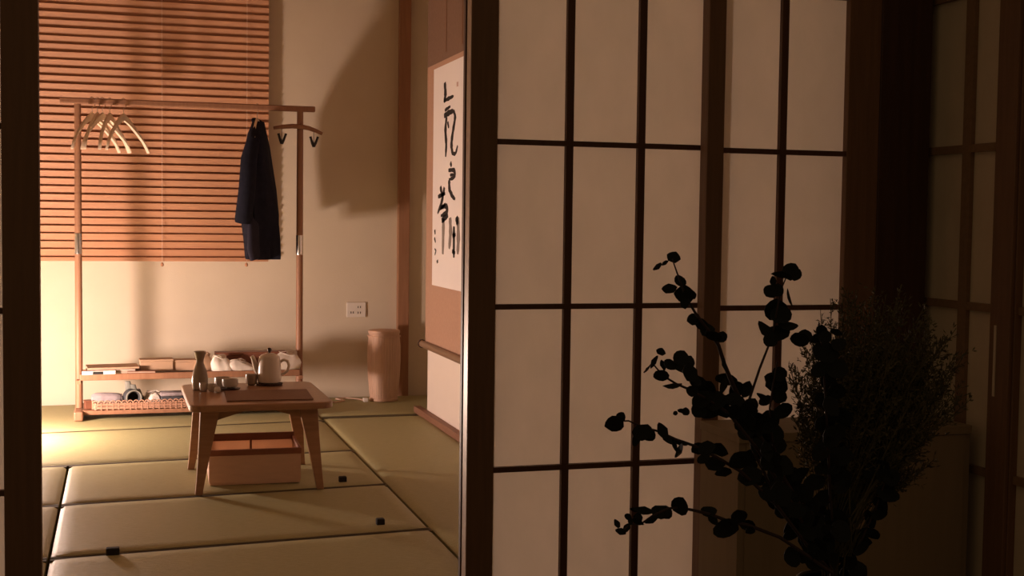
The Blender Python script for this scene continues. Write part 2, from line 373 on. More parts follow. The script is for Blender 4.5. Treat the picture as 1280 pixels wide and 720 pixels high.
for x, zt in ((0.935, 1.735), (1.128, 1.722)):
    h = MB(); h.tube([(x, -0.034, zt), (x, -0.036, zt - 0.045)], 0.0018, 6)
    for s in (-1, 1):
        h.tube([(x, -0.038, zt - 0.095), (x + s * 0.010, -0.045, zt - 0.075), (x + s * 0.020, -0.055, zt - 0.045), (x + s * 0.023, -0.055, zt - 0.036)], [0.009, 0.008, 0.007, 0.008], 8)
    h.tube([(x, -0.036, zt - 0.040), (x, -0.038, zt - 0.095)], [0.0015, 0.003], 6)
    obj('coat_hook', h, 'hook', arm, smooth=True, label='black double coat hook')

# hangers
def make_hanger(label):
    t = thing('clothes_hanger', label, 'hanger', group='wooden hangers bunched on the rack bar')
    b = MB(); rs = []
    for k in range(-10, 11):
        u = k / 10.0; x = 0.200 * u; zz = -0.105 - 0.175 * abs(u) ** 1.35 - 0.02 * (abs(u) > 0.85) * (abs(u) - 0.85) / 0.15
        hh = 0.026 * (1 - abs(u)) ** 1.6 + 0.010; th = 0.0065 + 0.003 * abs(u)
        if abs(u) < 0.01: zz = -0.102
        bow = -0.03 * u * u
        rs.append([(x, bow - th, zz - hh * 0.6), (x, bow + th, zz - hh * 0.6), (x, bow + th, zz + hh * 0.6), (x, bow - th, zz + hh * 0.6)])
    b.rings(rs); obj('shoulder_bar', b, 'hanger', t, smooth=True)
    hk = [(0, 0, -0.095), (0, 0, -0.055)] + [(0.030 * math.sin(a) , 0, -0.018 - 0.030 * math.cos(a)) for a in [PI * q / 8 for q in range(1, 12)]]
    hk = [(0, 0, -0.095), (0, 0, -0.054)] + [(0.026 * math.sin(PI * q / 8), 0, -0.022 - 0.030 * math.cos(PI * q / 8)) for q in range(0, 12)]
    obj('hook', MB().tube(hk, 0.0022, 6), 'steel', t, smooth=True)
    return t
hl = ['pale wooden hanger nearest the left rack post', 'pale wooden hanger second from the left rack post', 'pale wooden hanger in the middle of the bunch',
      'pale wooden hanger fourth from the left rack post', 'pale wooden hanger at the free end of the bunch, set slightly apart']
hs = [(-0.158, math.radians(50)), (-0.128, math.radians(62)), (-0.100, math.radians(48)), (-0.060, math.radians(66)), (0.018, math.radians(54))]
ZH = 1.872
h0 = make_hanger(hl[0]); h0.location = (hs[0][0], YR, ZH); h0.rotation_euler = (0, 0, hs[0][1])
for (x, a), l in list(zip(hs, hl))[1:]: copy_tree(h0, (x, YR, ZH), a, l)
h1 = copy_tree(h0, (0.792, YR, ZH), math.radians(70), 'wooden hanger holding the dark coat')
h1['group'] = 'wooden hangers bunched on the rack bar'; del h1['group']

# coat: two-sided drape hung from its hanger, shoulders turned towards the wall
ct = thing('dark_coat', 'long dark navy coat hung on the rack beside the wall', 'coat', (0.80, YR, -0.015))
def ringz(cx, cy, z, rx, ry, n=28, ph=0.0, fold=0.0, rot=0.0):
    out = []
    for k in range(n):
        a = 2 * PI * k / n; m_ = 1 + fold * math.sin(5 * a + ph) + fold * 0.6 * math.sin(9 * a - 1.7 * ph + z * 5)
        x = rx * math.cos(a) * m_; y = ry * math.sin(a) * m_
        out.append((cx + x * math.cos(rot) - y * math.sin(rot), cy + x * math.sin(rot) + y * math.cos(rot), z))
    return out
body = MB()
prof = [(0.952, 0.034, 0.098, 0.15, 0.16), (0.97, 0.034, 0.100, 0.16, 0.16), (1.08, 0.03, 0.102, 0.165, 0.14), (1.22, 0.018, 0.108, 0.195, 0.10), (1.38, 0.008, 0.098, 0.215, 0.07),
        (1.52, 0.0, 0.083, 0.225, 0.05), (1.64, -0.004, 0.070, 0.225, 0.03), (1.71, -0.004, 0.056, 0.165, 0.02), (1.755, 0.0, 0.043, 0.11, 0.02), (1.785, 0.002, 0.036, 0.065, 0.0)]
body.rings([ringz(cx, 0.04, z_, rx, ry, 30, z_ * 3.5, fo, math.radians(-12)) for z_, cx, rx, ry, fo in prof])
obj('body', body, 'coat', ct, smooth=True)
for s, pts, rr in ((-1, [(-0.045, -0.155, 1.67), (-0.075, -0.185, 1.55), (-0.085, -0.19, 1.38), (-0.105, -0.185, 1.20), (-0.108, -0.18, 1.175)], [0.04, 0.050, 0.052, 0.054, 0.050]),
                   (1, [(0.03, 0.20, 1.67), (0.05, 0.27, 1.55), (0.085, 0.295, 1.36), (0.115, 0.30, 1.13), (0.117, 0.30, 1.10)], [0.04, 0.048, 0.050, 0.050, 0.046])):
    obj('sleeve', MB().tube(pts, rr, 16, 0.9), 'coat', ct, smooth=True)
lap = MB(); lap.tube([(-0.05, -0.10, 1.30), (-0.045, -0.16, 1.15), (-0.045, -0.15, 1.02), (-0.03, -0.13, 0.965)], [0.02, 0.045, 0.05, 0.045], 14, 0.5)
obj('front_flap', lap, 'coat2', ct, smooth=True, label='slightly lighter lining turned out at the hem')
col_ = MB()
cp = [(0.028 * math.cos(a), 0.04 + 0.055 * math.sin(a), 1.782 + 0.016 * math.sin(a) - 0.012 * math.cos(a)) for a in [2 * PI * q / 18 for q in range(19)]]
col_.tube(cp, 0.012, 8); obj('collar', col_, 'coat', ct, smooth=True)

# ------------------------------------------------------------------ things on the rack shelf
ZS = 0.266
def slab(name, m, label, cat, cx, cy, z0, w, d, h, rz, bevel=0.002, group=None, extra=None):
    t = thing(name, label, cat, (cx, cy, z0), rz, group)
    return t
def rbox(w, d, z0, z1): return MB().box(-w / 2, w / 2, -d / 2, d / 2, z0, z1)
t = thing('paper_stack', 'stack of thin printed sheets at the left end of the rack shelf', 'papers', (-0.05, 7.93, ZS))
for i, (w, d, dz, rz, m_) in enumerate(((0.30, 0.20, 0.012, 0.03, 'print'), (0.27, 0.19, 0.012, -0.06, 'print'), (0.29, 0.19, 0.010, 0.08, 'kraft'))):
    z0 = 0.001 + sum((0.012, 0.012, 0.010)[:i]) + i * 0.001
    obj('sheet', rbox(w, d, z0, z0 + dz), m_, t, rot=(0, 0, rz), bevel=0.001)
t = thing('white_box', 'flat white box with a black patch at the left of the shelf', 'box', (-0.125, 7.812, ZS), 0.10)
obj('body', rbox(0.185, 0.035, 0.001, 0.022), 'white', t, bevel=0.002)
obj('label', MB().box(-0.035, 0.022, -0.0190, -0.0170, 0.002, 0.019), 'black', t, label='black patch on the front')
t = thing('booklet', 'thin brown booklet lying beside the white box on the shelf', 'booklet', (0.115, 7.83, ZS), -0.05)
obj('cover', rbox(0.16, 0.05, 0.001, 0.005), 'dbox', t); obj('pages', rbox(0.154, 0.046, 0.005, 0.012), 'print', t); obj('cover', rbox(0.16, 0.05, 0.012, 0.015), 'dbox', t)
t = thing('carton', 'pale tan carton standing on the middle of the rack shelf', 'box', (0.20, 7.95, ZS), 0.05)
obj('body', rbox(0.19, 0.10, 0.001, 0.060), 'tanbox', t, bevel=0.003); obj('lid', rbox(0.196, 0.106, 0.060, 0.072), 'tanbox', t, bevel=0.003)
t = thing('carton', 'darker brown carton right of the tan carton on the shelf', 'box', (0.37, 7.96, ZS), -0.03)
obj('body', rbox(0.14, 0.09, 0.001, 0.052), 'kraft', t, bevel=0.003); obj('lid', rbox(0.146, 0.096, 0.052, 0.064), 'kraft', t, bevel=0.003)
t = thing('long_box', 'long dark red box on the shelf behind the teapot', 'box', (0.76, 7.99, ZS), 0.0)
obj('body', rbox(0.42, 0.09, 0.001, 0.082), 'dbox', t, bevel=0.003); obj('lid', rbox(0.428, 0.096, 0.082, 0.102), 'dbox', t, bevel=0.003)
# bags: slumped, creased sacks
def bag(name, label, m_, loc, w, d, h, seed, rz=0.0, lean=0.0, neck=0.45, squash=0.3):
    rnd = random.Random(seed); t = thing(name, label, 'bag', loc, rz); rs = []; n = 22
    ph = [rnd.uniform(0, 6.28) for _ in range(4)]
    for i, (u, s) in enumerate(((0.0, 0.86), (0.04, 0.97), (0.22, 1.0), (0.45, 0.93), (0.65, 0.78), (0.82, 0.62), (0.93, neck), (1.0, neck * 1.25))):
        ring = []
        for k in range(n):
            a = 2 * PI * k / n
            q = 1 + (0.05 + squash * 0.3 * u) * math.sin(3 * a + ph[0]) + 0.06 * math.sin(7 * a + ph[1] + 3 * u) + 0.04 * math.sin(11 * a + ph[2] - 4 * u)
            c_, s_ = math.cos(a), math.sin(a)
            sq = 1.0 / max(abs(c_), abs(s_)) ** 0.55
            ring.append((w / 2 * s * q * c_ * sq * 0.86 + lean * u, d / 2 * s * q * s_ * sq * 0.86, h * u + 0.012 * u * math.sin(2 * a + ph[3])))
        rs.append(ring)
    b = MB(); b.rings(rs); obj('sack', b, m_, t, smooth=True)
    # gathered mouth with two loop handles
    for sgn in (-1, 1):
        x = lean + sgn * w * 0.10
        obj('handle', MB().tube([(x - 0.025, sgn * 0.012, h * 0.96), (x - 0.02, sgn * 0.02, h * 1.08), (x + 0.012, sgn * 0.024, h * 1.10), (x + 0.028, sgn * 0.014, h * 0.97)], 0.004, 6, 0.5), m_, t, smooth=True)
    return t
bag('paper_bag', 'crumpled brown paper bag on the shelf behind the stoneware flask', 'kraft', (0.475, 7.93, ZS), 0.14, 0.11, 0.095, 3)
bag('plastic_bag', 'white slumped plastic bag on the shelf beside the brown paper bag', 'white', (0.585, 7.885, ZS), 0.15, 0.10, 0.085, 7, lean=-0.02)
bag('plastic_bag', 'pale thin plastic bag sagging over the shelf left of the teapot', 'film', (0.715, 7.88, ZS - 0.0), 0.19, 0.10, 0.058, 9, lean=-0.04)
bag('plastic_bag', 'pale creased bag at the right end of the shelf behind the teapot handle', 'film', (0.945, 7.885, ZS), 0.22, 0.13, 0.10, 12, lean=0.03)

# ------------------------------------------------------------------ basket and what lies in it
bk_ = thing('wicker_tray', 'low scalloped wicker tray on the base of the rack', 'basket', (0.115, 7.895, 0.058))
W_, D_ = 0.275, 0.095
rim = MB()
obj('floor', rbox(2 * W_ - 0.02, 2 * D_ - 0.02, 0.001, 0.009), 'wicker', bk_)
def rrect(a, b, r, n=6):
    p = []
    for cx, cy, s in ((a - r, b - r, 0), (-a + r, b - r, 1), (-a + r, -b + r, 2), (a - r, -b + r, 3)):
        for k in range(n + 1):
            an = PI / 2 * (s + k / n); p.append((cx + r * math.cos(an), cy + r * math.sin(an)))
    return p
rp = rrect(W_, D_, 0.03)
for q in range(4):
    zz = 0.008 + q * 0.009
    L_ = [(x, y, zz + 0.0015 * math.sin(i * 2.6 + q * PI)) for i, (x, y) in enumerate(rp)]
    obj('weave_strand', MB().tube(L_ + [L_[0]], 0.0048, 6), 'wicker', bk_)
n_st = 44; per = []
tot = sum(math.dist(rp[i], rp[(i + 1) % len(rp)]) for i in range(len(rp)))
acc = 0.0; nxt = 0.0
stk = MB(); stk.box(-0.0035, 0.0035, -0.0055, 0.0055, 0.0, 0.044); st_me = stk.mesh('stake', 'wicker')
sc_ = MB(); sc_.tube([(-0.016, 0, 0.040), (-0.010, 0, 0.050), (0, 0, 0.054), (0.010, 0, 0.050), (0.016, 0, 0.040)], 0.0042, 6); sc_me = sc_.mesh('scallop', 'wicker', True)
for i in range(len(rp)):
    a, b = rp[i], rp[(i + 1) % len(rp)]; d_ = math.dist(a, b); ang = math.atan2(b[1] - a[1], b[0] - a[0])
    while nxt < acc + d_ - 1e-9:
        u = (nxt - acc) / d_; x = a[0] + (b[0] - a[0]) * u; y = a[1] + (b[1] - a[1]) * u
        obj('stake', st_me, 'wicker', bk_, (x, y, 0), (0, 0, ang)); obj('scallop', sc_me, 'wicker', bk_, (x, y, 0), (0, 0, ang))
        nxt += tot / n_st
    acc += d_
ZB = 0.068
t = thing('rolled_towel', 'grey rolled towel at the left end of the wicker tray', 'towel', (-0.085, 7.88, ZB + 0.042), 0.05)
sp = []
tw = MB(); rs = []
for i, u in enumerate((-1, -0.96, -0.7, -0.3, 0.1, 0.5, 0.9, 1.0)):
    s = (0.55, 0.82, 1.0, 1.0, 0.95, 0.92, 0.85, 0.6)[i]
    rs.append([(0.085 * u, 0.040 * s * math.cos(2 * PI * k / 18), 0.040 * s * math.sin(2 * PI * k / 18) * (1 + 0.05 * math.sin(k + i))) for k in range(18)])
tw.rings(rs); obj('roll', tw, 'towel', t, smooth=True)
ed = MB(); ed.tube([(0.086, 0.030 * (1 - q / 22) * math.cos(q * 0.7), 0.030 * (1 - q / 22) * math.sin(q * 0.7)) for q in range(20)], 0.004, 6); obj('rolled_edge', ed, 'towel', t, smooth=True)
t = thing('rolled_cloth', 'dark cloth roll with an open round end in the tray', 'cloth', (0.058, 7.868, ZB + 0.055), 0.25)
r1 = MB(); nn = 24; pr = [(0.034, 0.0), (0.044, 0.004), (0.045, 0.09), (0.034, 0.11)]
def ring_y(r, y, n=24): return [(r * math.cos(2 * PI * k / n), y, r * math.sin(2 * PI * k / n)) for k in range(n)]
r1.rings([ring_y(0.030, 0.03), ring_y(0.033, -0.048), ring_y(0.040, -0.055), ring_y(0.046, -0.048), ring_y(0.045, 0.03), ring_y(0.034, 0.06)]); obj('roll', r1, 'darkcloth', t, smooth=True)
obj('piping', MB().tube([(0.043 * math.cos(a), -0.054, 0.043 * math.sin(a)) for a in [2 * PI * q / 24 for q in range(25)]], 0.005, 6), 'greycloth', t, smooth=True, label='paler grey edge of the open end')
t = thing('folded_cloth', 'grey green cloth standing up behind the dark roll', 'cloth', (0.075, 7.95, ZB + 0.002), -0.1)
for i, (dx, h_, w_) in enumerate(((-0.02, 0.135, 0.05), (0.008, 0.115, 0.055), (0.036, 0.088, 0.05))):
    b = MB(); rs = []
    for u in (0, 0.3, 0.6, 0.85, 1.0):
        w2 = w_ * (1 - 0.35 * u * u); rs.append([(dx + w2 / 2 * math.cos(2 * PI * k / 12) - 0.02 * u, 0.016 * math.sin(2 * PI * k / 12) * (1 - 0.5 * u), h_ * u) for k in range(12)])
    b.rings(rs); obj('fold', b, 'greycloth', t, smooth=True)
bag('plastic_bag', 'white crumpled bag in the middle of the wicker tray', 'white', (0.175, 7.885, ZB), 0.12, 0.10, 0.075, 21, squash=0.7)
t = thing('folded_shirt', 'grey folded garment at the right half of the wicker tray', 'garment', (0.298, 7.888, ZB), 0.03)
for i, (w, d, h_, sx) in enumerate(((0.165, 0.13, 0.028, 0), (0.158, 0.12, 0.026, 0.004), (0.15, 0.11, 0.022, -0.005))):
    z0 = (0.001, 0.029, 0.055)[i]
    obj('fold', MB().box(-w / 2 + sx, w / 2 + sx, -d / 2, d / 2, z0, z0 + h_), ('towel', 'darkcloth', 'towel')[i], t, bevel=0.010, smooth=True)
t = thing('small_box', 'small dark red box beside the left foot of the rack', 'box', (-0.185, 7.87, 0.058), 0.2)
obj('body', rbox(0.045, 0.05, 0.001, 0.042), 'dbox', t, bevel=0.003); obj('lid', rbox(0.049, 0.054, 0.042, 0.052), 'dbox', t, bevel=0.002)

# ------------------------------------------------------------------ low table
TZ = 0.40
tb = thing('low_table', 'low walnut tea table with splayed legs on the mats', 'table', (0.576, 5.870, 0), math.radians(0.3))
top = MB(); top.prism(rrect(0.305, 0.362, 0.055, 8), TZ - 0.030, TZ)
obj('tabletop', top, 'table', tb, smooth=False, bevel=0.006)
for sx in (-1, 1):
    for sy in (-1, 1):
        lx, ly = sx * 0.212, sy * 0.235 + 0.02; fx, fy = sx * 0.262, sy * 0.292 + 0.035
        lg = MB(); rs = []
        for u in (0, 0.12, 0.3, 0.6, 0.85, 1.0):
            h_ = 0.026 * (1 - u) ** 1.3 + 0.0145; x = lx + (fx - lx) * u; y = ly + (fy - ly) * u; z_ = TZ - 0.030 - (TZ - 0.030) * u
            rs.append([(x - h_ * (1.0 if sx < 0 else 1.1), y - 0.018, z_), (x + h_ * (1.1 if sx < 0 else 1.0), y - 0.018, z_), (x + h_ * (1.1 if sx < 0 else 1.0), y + 0.018, z_), (x - h_ * (1.0 if sx < 0 else 1.1), y + 0.018, z_)])
        lg.rings(rs); obj('leg', lg, 'table', tb, bevel=0.003)
for sy in (-1, 1):
    y = sy * 0.235 + 0.02
    arc = [(-0.20, TZ - 0.030), (0.20, TZ - 0.030)] + [(0.20 * math.cos(PI * q / 12), TZ - 0.033 - 0.058 * abs(math.cos(PI * q / 12)) ** 1.1) for q in range(13)]
    obj('apron', MB().prism(arc, y - 0.011, y + 0.011, 'y'), 'table', tb, label='arched rail under the tabletop')
for sx in (-1, 1):
    x = sx * 0.212
    arc = [(-0.22, TZ - 0.030), (0.26, TZ - 0.030)] + [(0.02 + 0.24 * math.cos(PI * q / 12), TZ - 0.033 - 0.058 * abs(math.cos(PI * q / 12)) ** 1.1) for q in range(13)]
    obj('apron', MB().prism(arc, x - 0.011, x + 0.011, 'x'), 'table', tb)
pm = thing('placemat', 'dark brown ribbed mat lying on the front of the tea table', 'mat', (0.625, 5.755, TZ + 0.0005), math.radians(-2.5))
for i in range(12):
    y = -0.165 + i * 0.0275
    obj('strip', MB().box(-0.185 + 0.0, 0.185, y, y + 0.0265, 0.0005, 0.005), 'placemat', pm)
# teapot
tp = thing('teapot', 'cream glazed teapot with a dark lid knob on the table', 'teapot', (0.672, 6.13, TZ + 0.012), math.radians(-8))
obj('body', MB().lathe([(0.046, 0.0), (0.054, 0.003), (0.056, 0.02), (0.055, 0.06), (0.053, 0.095), (0.050, 0.112), (0.046, 0.118)], n=32), 'pot', tp, smooth=True)
ld = obj('lid', MB().lathe([(0.048, 0.118), (0.048, 0.122), (0.040, 0.130), (0.022, 0.138), (0.006, 0.140)], n=28), 'pot', tp, smooth=True)
obj('lid_knob', MB().lathe([(0.006, 0.139), (0.005, 0.145), (0.010, 0.150), (0.011, 0.157), (0.007, 0.163), (0.002, 0.165)], n=14), 'knob', ld, smooth=True, label='dark round knob')
obj('spout', MB().tube([(-0.040, 0, 0.040), (-0.058, 0, 0.062), (-0.068, 0, 0.090), (-0.076, 0, 0.116), (-0.082, 0, 0.126)], [0.020, 0.016, 0.012, 0.010, 0.009], 14), 'pot', tp, smooth=True)
obj('handle', MB().tube([(0.050, 0, 0.098), (0.068, 0, 0.108), (0.085, 0, 0.100), (0.092, 0, 0.078), (0.084, 0, 0.054), (0.066, 0, 0.040), (0.052, 0, 0.036)], 0.0068, 10), 'pot', tp, smooth=True)
tag(obj('coaster', MB().lathe([(0.056, 0.0005), (0.062, 0.002), (0.063, 0.010), (0.058, 0.0115)], n=32), 'coaster', loc=(0.672, 6.13, TZ), smooth=True), 'round dark coaster under the teapot', 'coaster')
# flask
tk = thing('sake_flask', 'tall stoneware sake flask with a flared rim on the table', 'flask', (0.345, 6.02, TZ))
obj('body', MB().lathe([(0.027, 0.0005), (0.034, 0.004), (0.037, 0.03), (0.036, 0.060), (0.031, 0.085), (0.023, 0.108), (0.0175, 0.122), (0.0165, 0.130)], n=28), 'stone', tk, smooth=True)
obj('neck', MB().lathe([(0.0165, 0.130), (0.018, 0.140), (0.0245, 0.164), (0.0275, 0.177), (0.025, 0.177), (0.016, 0.145), (0.012, 0.134)], n=28), 'stone', tk, smooth=True)
# cups
def make_cup(label, r, h, m_, loc, foot=True):
    t = thing('tea_cup', label, 'cup', loc, 0, 'small cups beside the flask')
    obj('bowl', MB().lathe([(r * 0.62, 0.004), (r * 0.90, 0.008), (r, h * 0.5), (r, h), (r * 0.9, h), (r * 0.88, h * 0.5), (r * 0.6, 0.012), (0.002, 0.011)], n=24), m_, t, smooth=True)
    obj('foot_ring', MB().lathe([(r * 0.55, 0.0005), (r * 0.6, 0.004), (r * 0.5, 0.0045)], n=20), m_, t, smooth=True)
    return t
make_cup('small glazed cup just in front of the sake flask', 0.019, 0.040, 'ceramic', (0.358, 5.955, TZ))
make_cup('small glazed cup right of the one before the flask', 0.018, 0.036, 'ceramic', (0.392, 5.94, TZ))
make_cup('cup behind the other cups in the middle group', 0.036, 0.050, 'ceramic', (0.448, 6.06, TZ))
make_cup('wide pale cup on a dark saucer', 0.036, 0.040, 'ceramic', (0.478, 5.985, TZ + 0.010))
tag(obj('saucer', MB().lathe([(0.030, 0.0005), (0.044, 0.004), (0.047, 0.009), (0.040, 0.0095)], n=28), 'coaster', loc=(0.478, 5.985, TZ), smooth=True), 'dark saucer under the wide pale cup', 'saucer')
make_cup('round brown cup immediately left of the teapot', 0.028, 0.052, 'stone', (0.588, 6.13, TZ))
t = thing('small_ornament', 'tiny pinkish ornament lying between the cups on the table', 'ornament', (0.415, 5.905, TZ), 0.5)
obj('body', MB().lathe([(0.006, 0.001), (0.013, 0.006), (0.014, 0.016), (0.010, 0.026), (0.003, 0.030)], n=16, sx=0.8, sy=1.6), 'film', t, smooth=True)
obj('head', MB().lathe([(0.003, 0.0), (0.009, 0.004), (0.010, 0.011), (0.004, 0.018)], (0, 0.016, 0.020), 14), 'film', t, smooth=True)

# ------------------------------------------------------------------ storage box under the table
sb = thing('storage_box', 'open tan storage box with dark rim bands under the table', 'box', (0.578, 5.945, 0.0), math.radians(-2))
w, d, h_ = 0.198, 0.172, 0.160
obj('base', MB().box(-w, w, -d, d, 0.002, 0.010), 'box', sb)
for sy, nm in ((-1, 'front_panel'), (1, 'back_panel')):
    obj(nm, MB().box(-w, w, sy * d - 0.004, sy * d + 0.004, 0.010, h_ - 0.004), 'box' if sy < 0 else 'boxin', sb)
    obj('rim_band', MB().box(-w - 0.006, w + 0.006, sy * d - 0.008, sy * d + 0.008, h_ - 0.026 if sy < 0 else h_ - 0.018, h_ + (0 if sy < 0 else 0.016)), 'boxrim', sb, bevel=0.002, label='dark band around the rim')
for sx in (-1, 1):
    obj('side_panel', MB().box(sx * w - 0.004, sx * w + 0.004, -d + 0.004, d - 0.004, 0.010, h_ - 0.004), 'box', sb)
    obj('rim_band', MB().box(sx * w - 0.007, sx * w + 0.007, -d + 0.008, d - 0.008, h_ - 0.024, h_), 'boxrim', sb, bevel=0.002)
obj('divider', MB().box(-0.005, 0.005, d - 0.016, d - 0.0045, 0.012, h_ - 0.010), 'boxrim', sb)
obj('divider', MB().box(-0.003, 0.003, -d + 0.006, d - 0.017, 0.012, h_ - 0.075), 'box', sb)

# ------------------------------------------------------------------ barrel, outlet, cord
br = thing('barrel_stand', 'tall pale barrel shaped rattan stand against the back wall', 'stand', (1.650, 8.27, 0))
NP = 36
for i in range(NP):
    a0 = 2 * PI * i / NP; a1 = 2 * PI * (i + 0.9) / NP; b = MB(); rs = []
    for z_, r in ((0.014, 0.090), (0.06, 0.096), (0.16, 0.104), (0.26, 0.109), (0.36, 0.108), (0.445, 0.099)):
        q = r - 0.008
        rs.append([(r * math.cos(a0), r * math.sin(a0), z_), (r * 1.004 * math.cos((a0 + a1) / 2), r * 1.004 * math.sin((a0 + a1) / 2), z_), (r * math.cos(a1), r * math.sin(a1), z_), (q * math.cos((a0 + a1) / 2), q * math.sin((a0 + a1) / 2), z_)])
    b.rings(rs); obj('stave', b, 'rattan', br, smooth=True)
obj('top_plate', MB().lathe([(0.100, 0.440), (0.104, 0.444), (0.104, 0.460), (0.098, 0.464), (0.02, 0.464)], n=36), 'rattan', br, smooth=True)
obj('base_ring', MB().lathe([(0.090, 0.0005), (0.094, 0.004), (0.094, 0.020), (0.088, 0.022)], n=36), 'rattan', br, smooth=True)
obj('band', MB().tube([(0.1055 * math.cos(a), 0.1055 * math.sin(a), 0.425) for a in [2 * PI * q / 36 for q in range(37)]], 0.005, 6), 'rattan', br, smooth=True)
ou = thing('wall_outlet', 'white double wall outlet on the back wall above the barrel', 'outlet', (1.504, YB - 0.001, 0.582))
obj('plate', MB().box(-0.065, 0.065, -0.010, 0, -0.050, 0.050), 'plate', ou, bevel=0.004)
for cx, cz in ((0.02, 0.018), (0.02, -0.020), (-0.028, -0.018)):
    for dx in (-0.008, 0.008):
        obj('slot', MB().box(cx + dx - 0.0025, cx + dx + 0.0025, -0.0112, -0.0095, cz - 0.007, cz + 0.007), 'slot', ou)
pc = thing('power_cord', 'pale power cord lying loosely on the mat by the back wall', 'cord', (1.32, 8.30, 0))
obj('cable', MB().tube([(-0.15, 0.02, 0.006), (-0.07, -0.06, 0.006), (0.0, -0.10, 0.006), (0.07, -0.03, 0.006), (0.03, 0.05, 0.007), (0.10, 0.09, 0.006), (0.17, 0.02, 0.006), (0.20, -0.06, 0.006)], 0.0055, 8), 'cord', pc, smooth=True)
obj('plug', MB().box(0.185, 0.215, -0.105, -0.058, 0.001, 0.026), 'plate', pc, bevel=0.004)

# ------------------------------------------------------------------ hanging scroll
XS = 1.765
sc = thing('hanging_scroll', 'hanging scroll with black brush calligraphy on the right wall', 'scroll', (0, 0, 0))
sc.location = (XS, 7.06, 0.43)
def S(mb): # world -> local of the scroll
    mb.v = [(x - XS, y - 7.06, z - 0.43) for x, y, z in mb.v]; return mb
obj('mount', S(MB().box(XS, XS + 0.004, 6.44, 7.575, 0.43, 2.10)), 'silk', sc)
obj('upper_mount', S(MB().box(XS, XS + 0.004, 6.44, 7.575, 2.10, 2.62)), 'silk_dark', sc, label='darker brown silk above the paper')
obj('paper', S(MB().box(XS - 0.003, XS, 6.60, 7.402, 0.805, 2.070)), 'xuan', sc)
rl = obj('roller', S(MB().tube([(XS - 0.012, 6.42, 0.436), (XS - 0.012, 7.60, 0.436)], 0.021, 18)), 'roller', sc, smooth=True)
for y in (6.40, 7.60): obj('roller_knob', S(MB().tube([(XS - 0.012, y, 0.436), (XS - 0.012, y + 0.022, 0.436)], 0.026, 18)), 'coaster', rl, smooth=True)
obj('top_rod', S(MB().tube([(XS - 0.006, 6.42, 2.62), (XS - 0.006, 7.60, 2.62)], 0.012, 12)), 'roller', sc, smooth=True)
for y in (6.76, 7.12): obj('ribbon', S(MB().box(XS - 0.002, XS - 0.0005, y - 0.012, y + 0.012, 2.14, 2.61)), 'rib', sc, label='narrow dark ribbon hanging from the top rod')
CAL = {
    'c1': [([(7.132,1.97),(7.11,1.896),(7.146,1.858)],1.1),([(7.147,1.867),(7.035,1.871),(6.926,1.875)],0.9),([(7.126,1.811),(6.996,1.824)],0.8),([(7.143,1.781),(7.031,1.791),(6.923,1.794)],1.3),([(6.923,1.794),(6.88,1.758),(6.936,1.678),(6.969,1.613),(6.94,1.559),(6.868,1.553),(6.826,1.597)],1.0),([(7.081,1.772),(7.112,1.702),(7.08,1.619),(7.096,1.548)],1.0),([(7.057,1.743),(7.028,1.706)],0.7),],
    'c2': [([(6.983,1.512),(6.955,1.489)],0.9),([(7.027,1.469),(6.881,1.468),(6.889,1.425),(7.016,1.417)],1.0),([(6.989,1.441),(6.908,1.443)],0.7),([(7.007,1.414),(7.003,1.361),(6.928,1.32),(6.867,1.306)],1.1),],
    'c3': [([(7.213,1.383),(7.162,1.323)],1.0),([(7.269,1.324),(7.097,1.34)],1.0),([(7.117,1.376),(7.171,1.295),(7.275,1.227)],1.0),([(7.085,1.281),(7.217,1.25)],0.8),([(7.199,1.263),(7.047,1.272),(7.055,1.231),(7.196,1.213)],1.2),([(7.176,1.185),(7.026,1.217)],1.4),([(7.129,1.199),(7.139,0.994)],0.45),],
    'c4': [([(6.98,1.204),(6.958,1.124),(6.991,1.029)],0.5),([(6.836,1.209),(6.808,1.165)],1.3),([(6.921,1.102),(6.85,1.112)],1.1),([(6.889,1.156),(6.885,0.983)],1.0),([(6.926,1.018),(6.854,1.011)],1.0),([(6.801,1.205),(6.787,1.083),(6.801,1.004)],0.5),],
    'sig': [([(7.341,1.133),(7.33,1.105)],0.6),([(7.349,1.086),(7.318,1.058)],0.6),([(7.341,1.02),(7.306,1.012),(7.335,0.983)],0.5),([(7.274,0.957),(7.263,0.939)],0.8),],
}
def brush(st):
    mb = MB()
    for pts, w in st:
        P = [Vector((y, z)) for y, z in pts]
        # refine
        Q = []
        for i in range(len(P) - 1):
            for k in range(4): Q.append(P[i].lerp(P[i + 1], k / 4))
        Q.append(P[-1])
        for _ in range(2): Q = [Q[0]] + [(Q[i - 1] + Q[i] * 2 + Q[i + 1]) / 4 for i in range(1, len(Q) - 1)] + [Q[-1]]
        n = len(Q); v = []; f = []
        for i in range(n):
            d_ = (Q[min(i + 1, n - 1)] - Q[max(i - 1, 0)])
            d_ = Vector((d_.x, d_.y)); d_ = d_.normalized() if d_.length > 0 else Vector((1, 0))
            u = i / (n - 1); tw = 0.35 + 0.65 * math.sin(PI * min(1, u * 0.85 + 0.12)) ** 0.6
            tw *= 1 + 0.15 * math.sin(i * 2.1)
            nx = Vector((-d_.y * 0.027, d_.x * 0.013)) * w * tw
            for s in (-1, 1):
                a = Q[i] + nx * s
                v.append((XS - 0.0036, a.x, a.y)); v.append((XS - 0.0031, a.x, a.y))
        for i in range(n - 1):
            a, b = 4 * i, 4 * (i + 1)
            f += [(a, b, b + 2, a + 2), (a + 1, a + 3, b + 3, b + 1), (a, a + 1, b + 1, b), (a + 2, b + 2, b + 3, a + 3)]
        mb.add(v, f)
    return mb
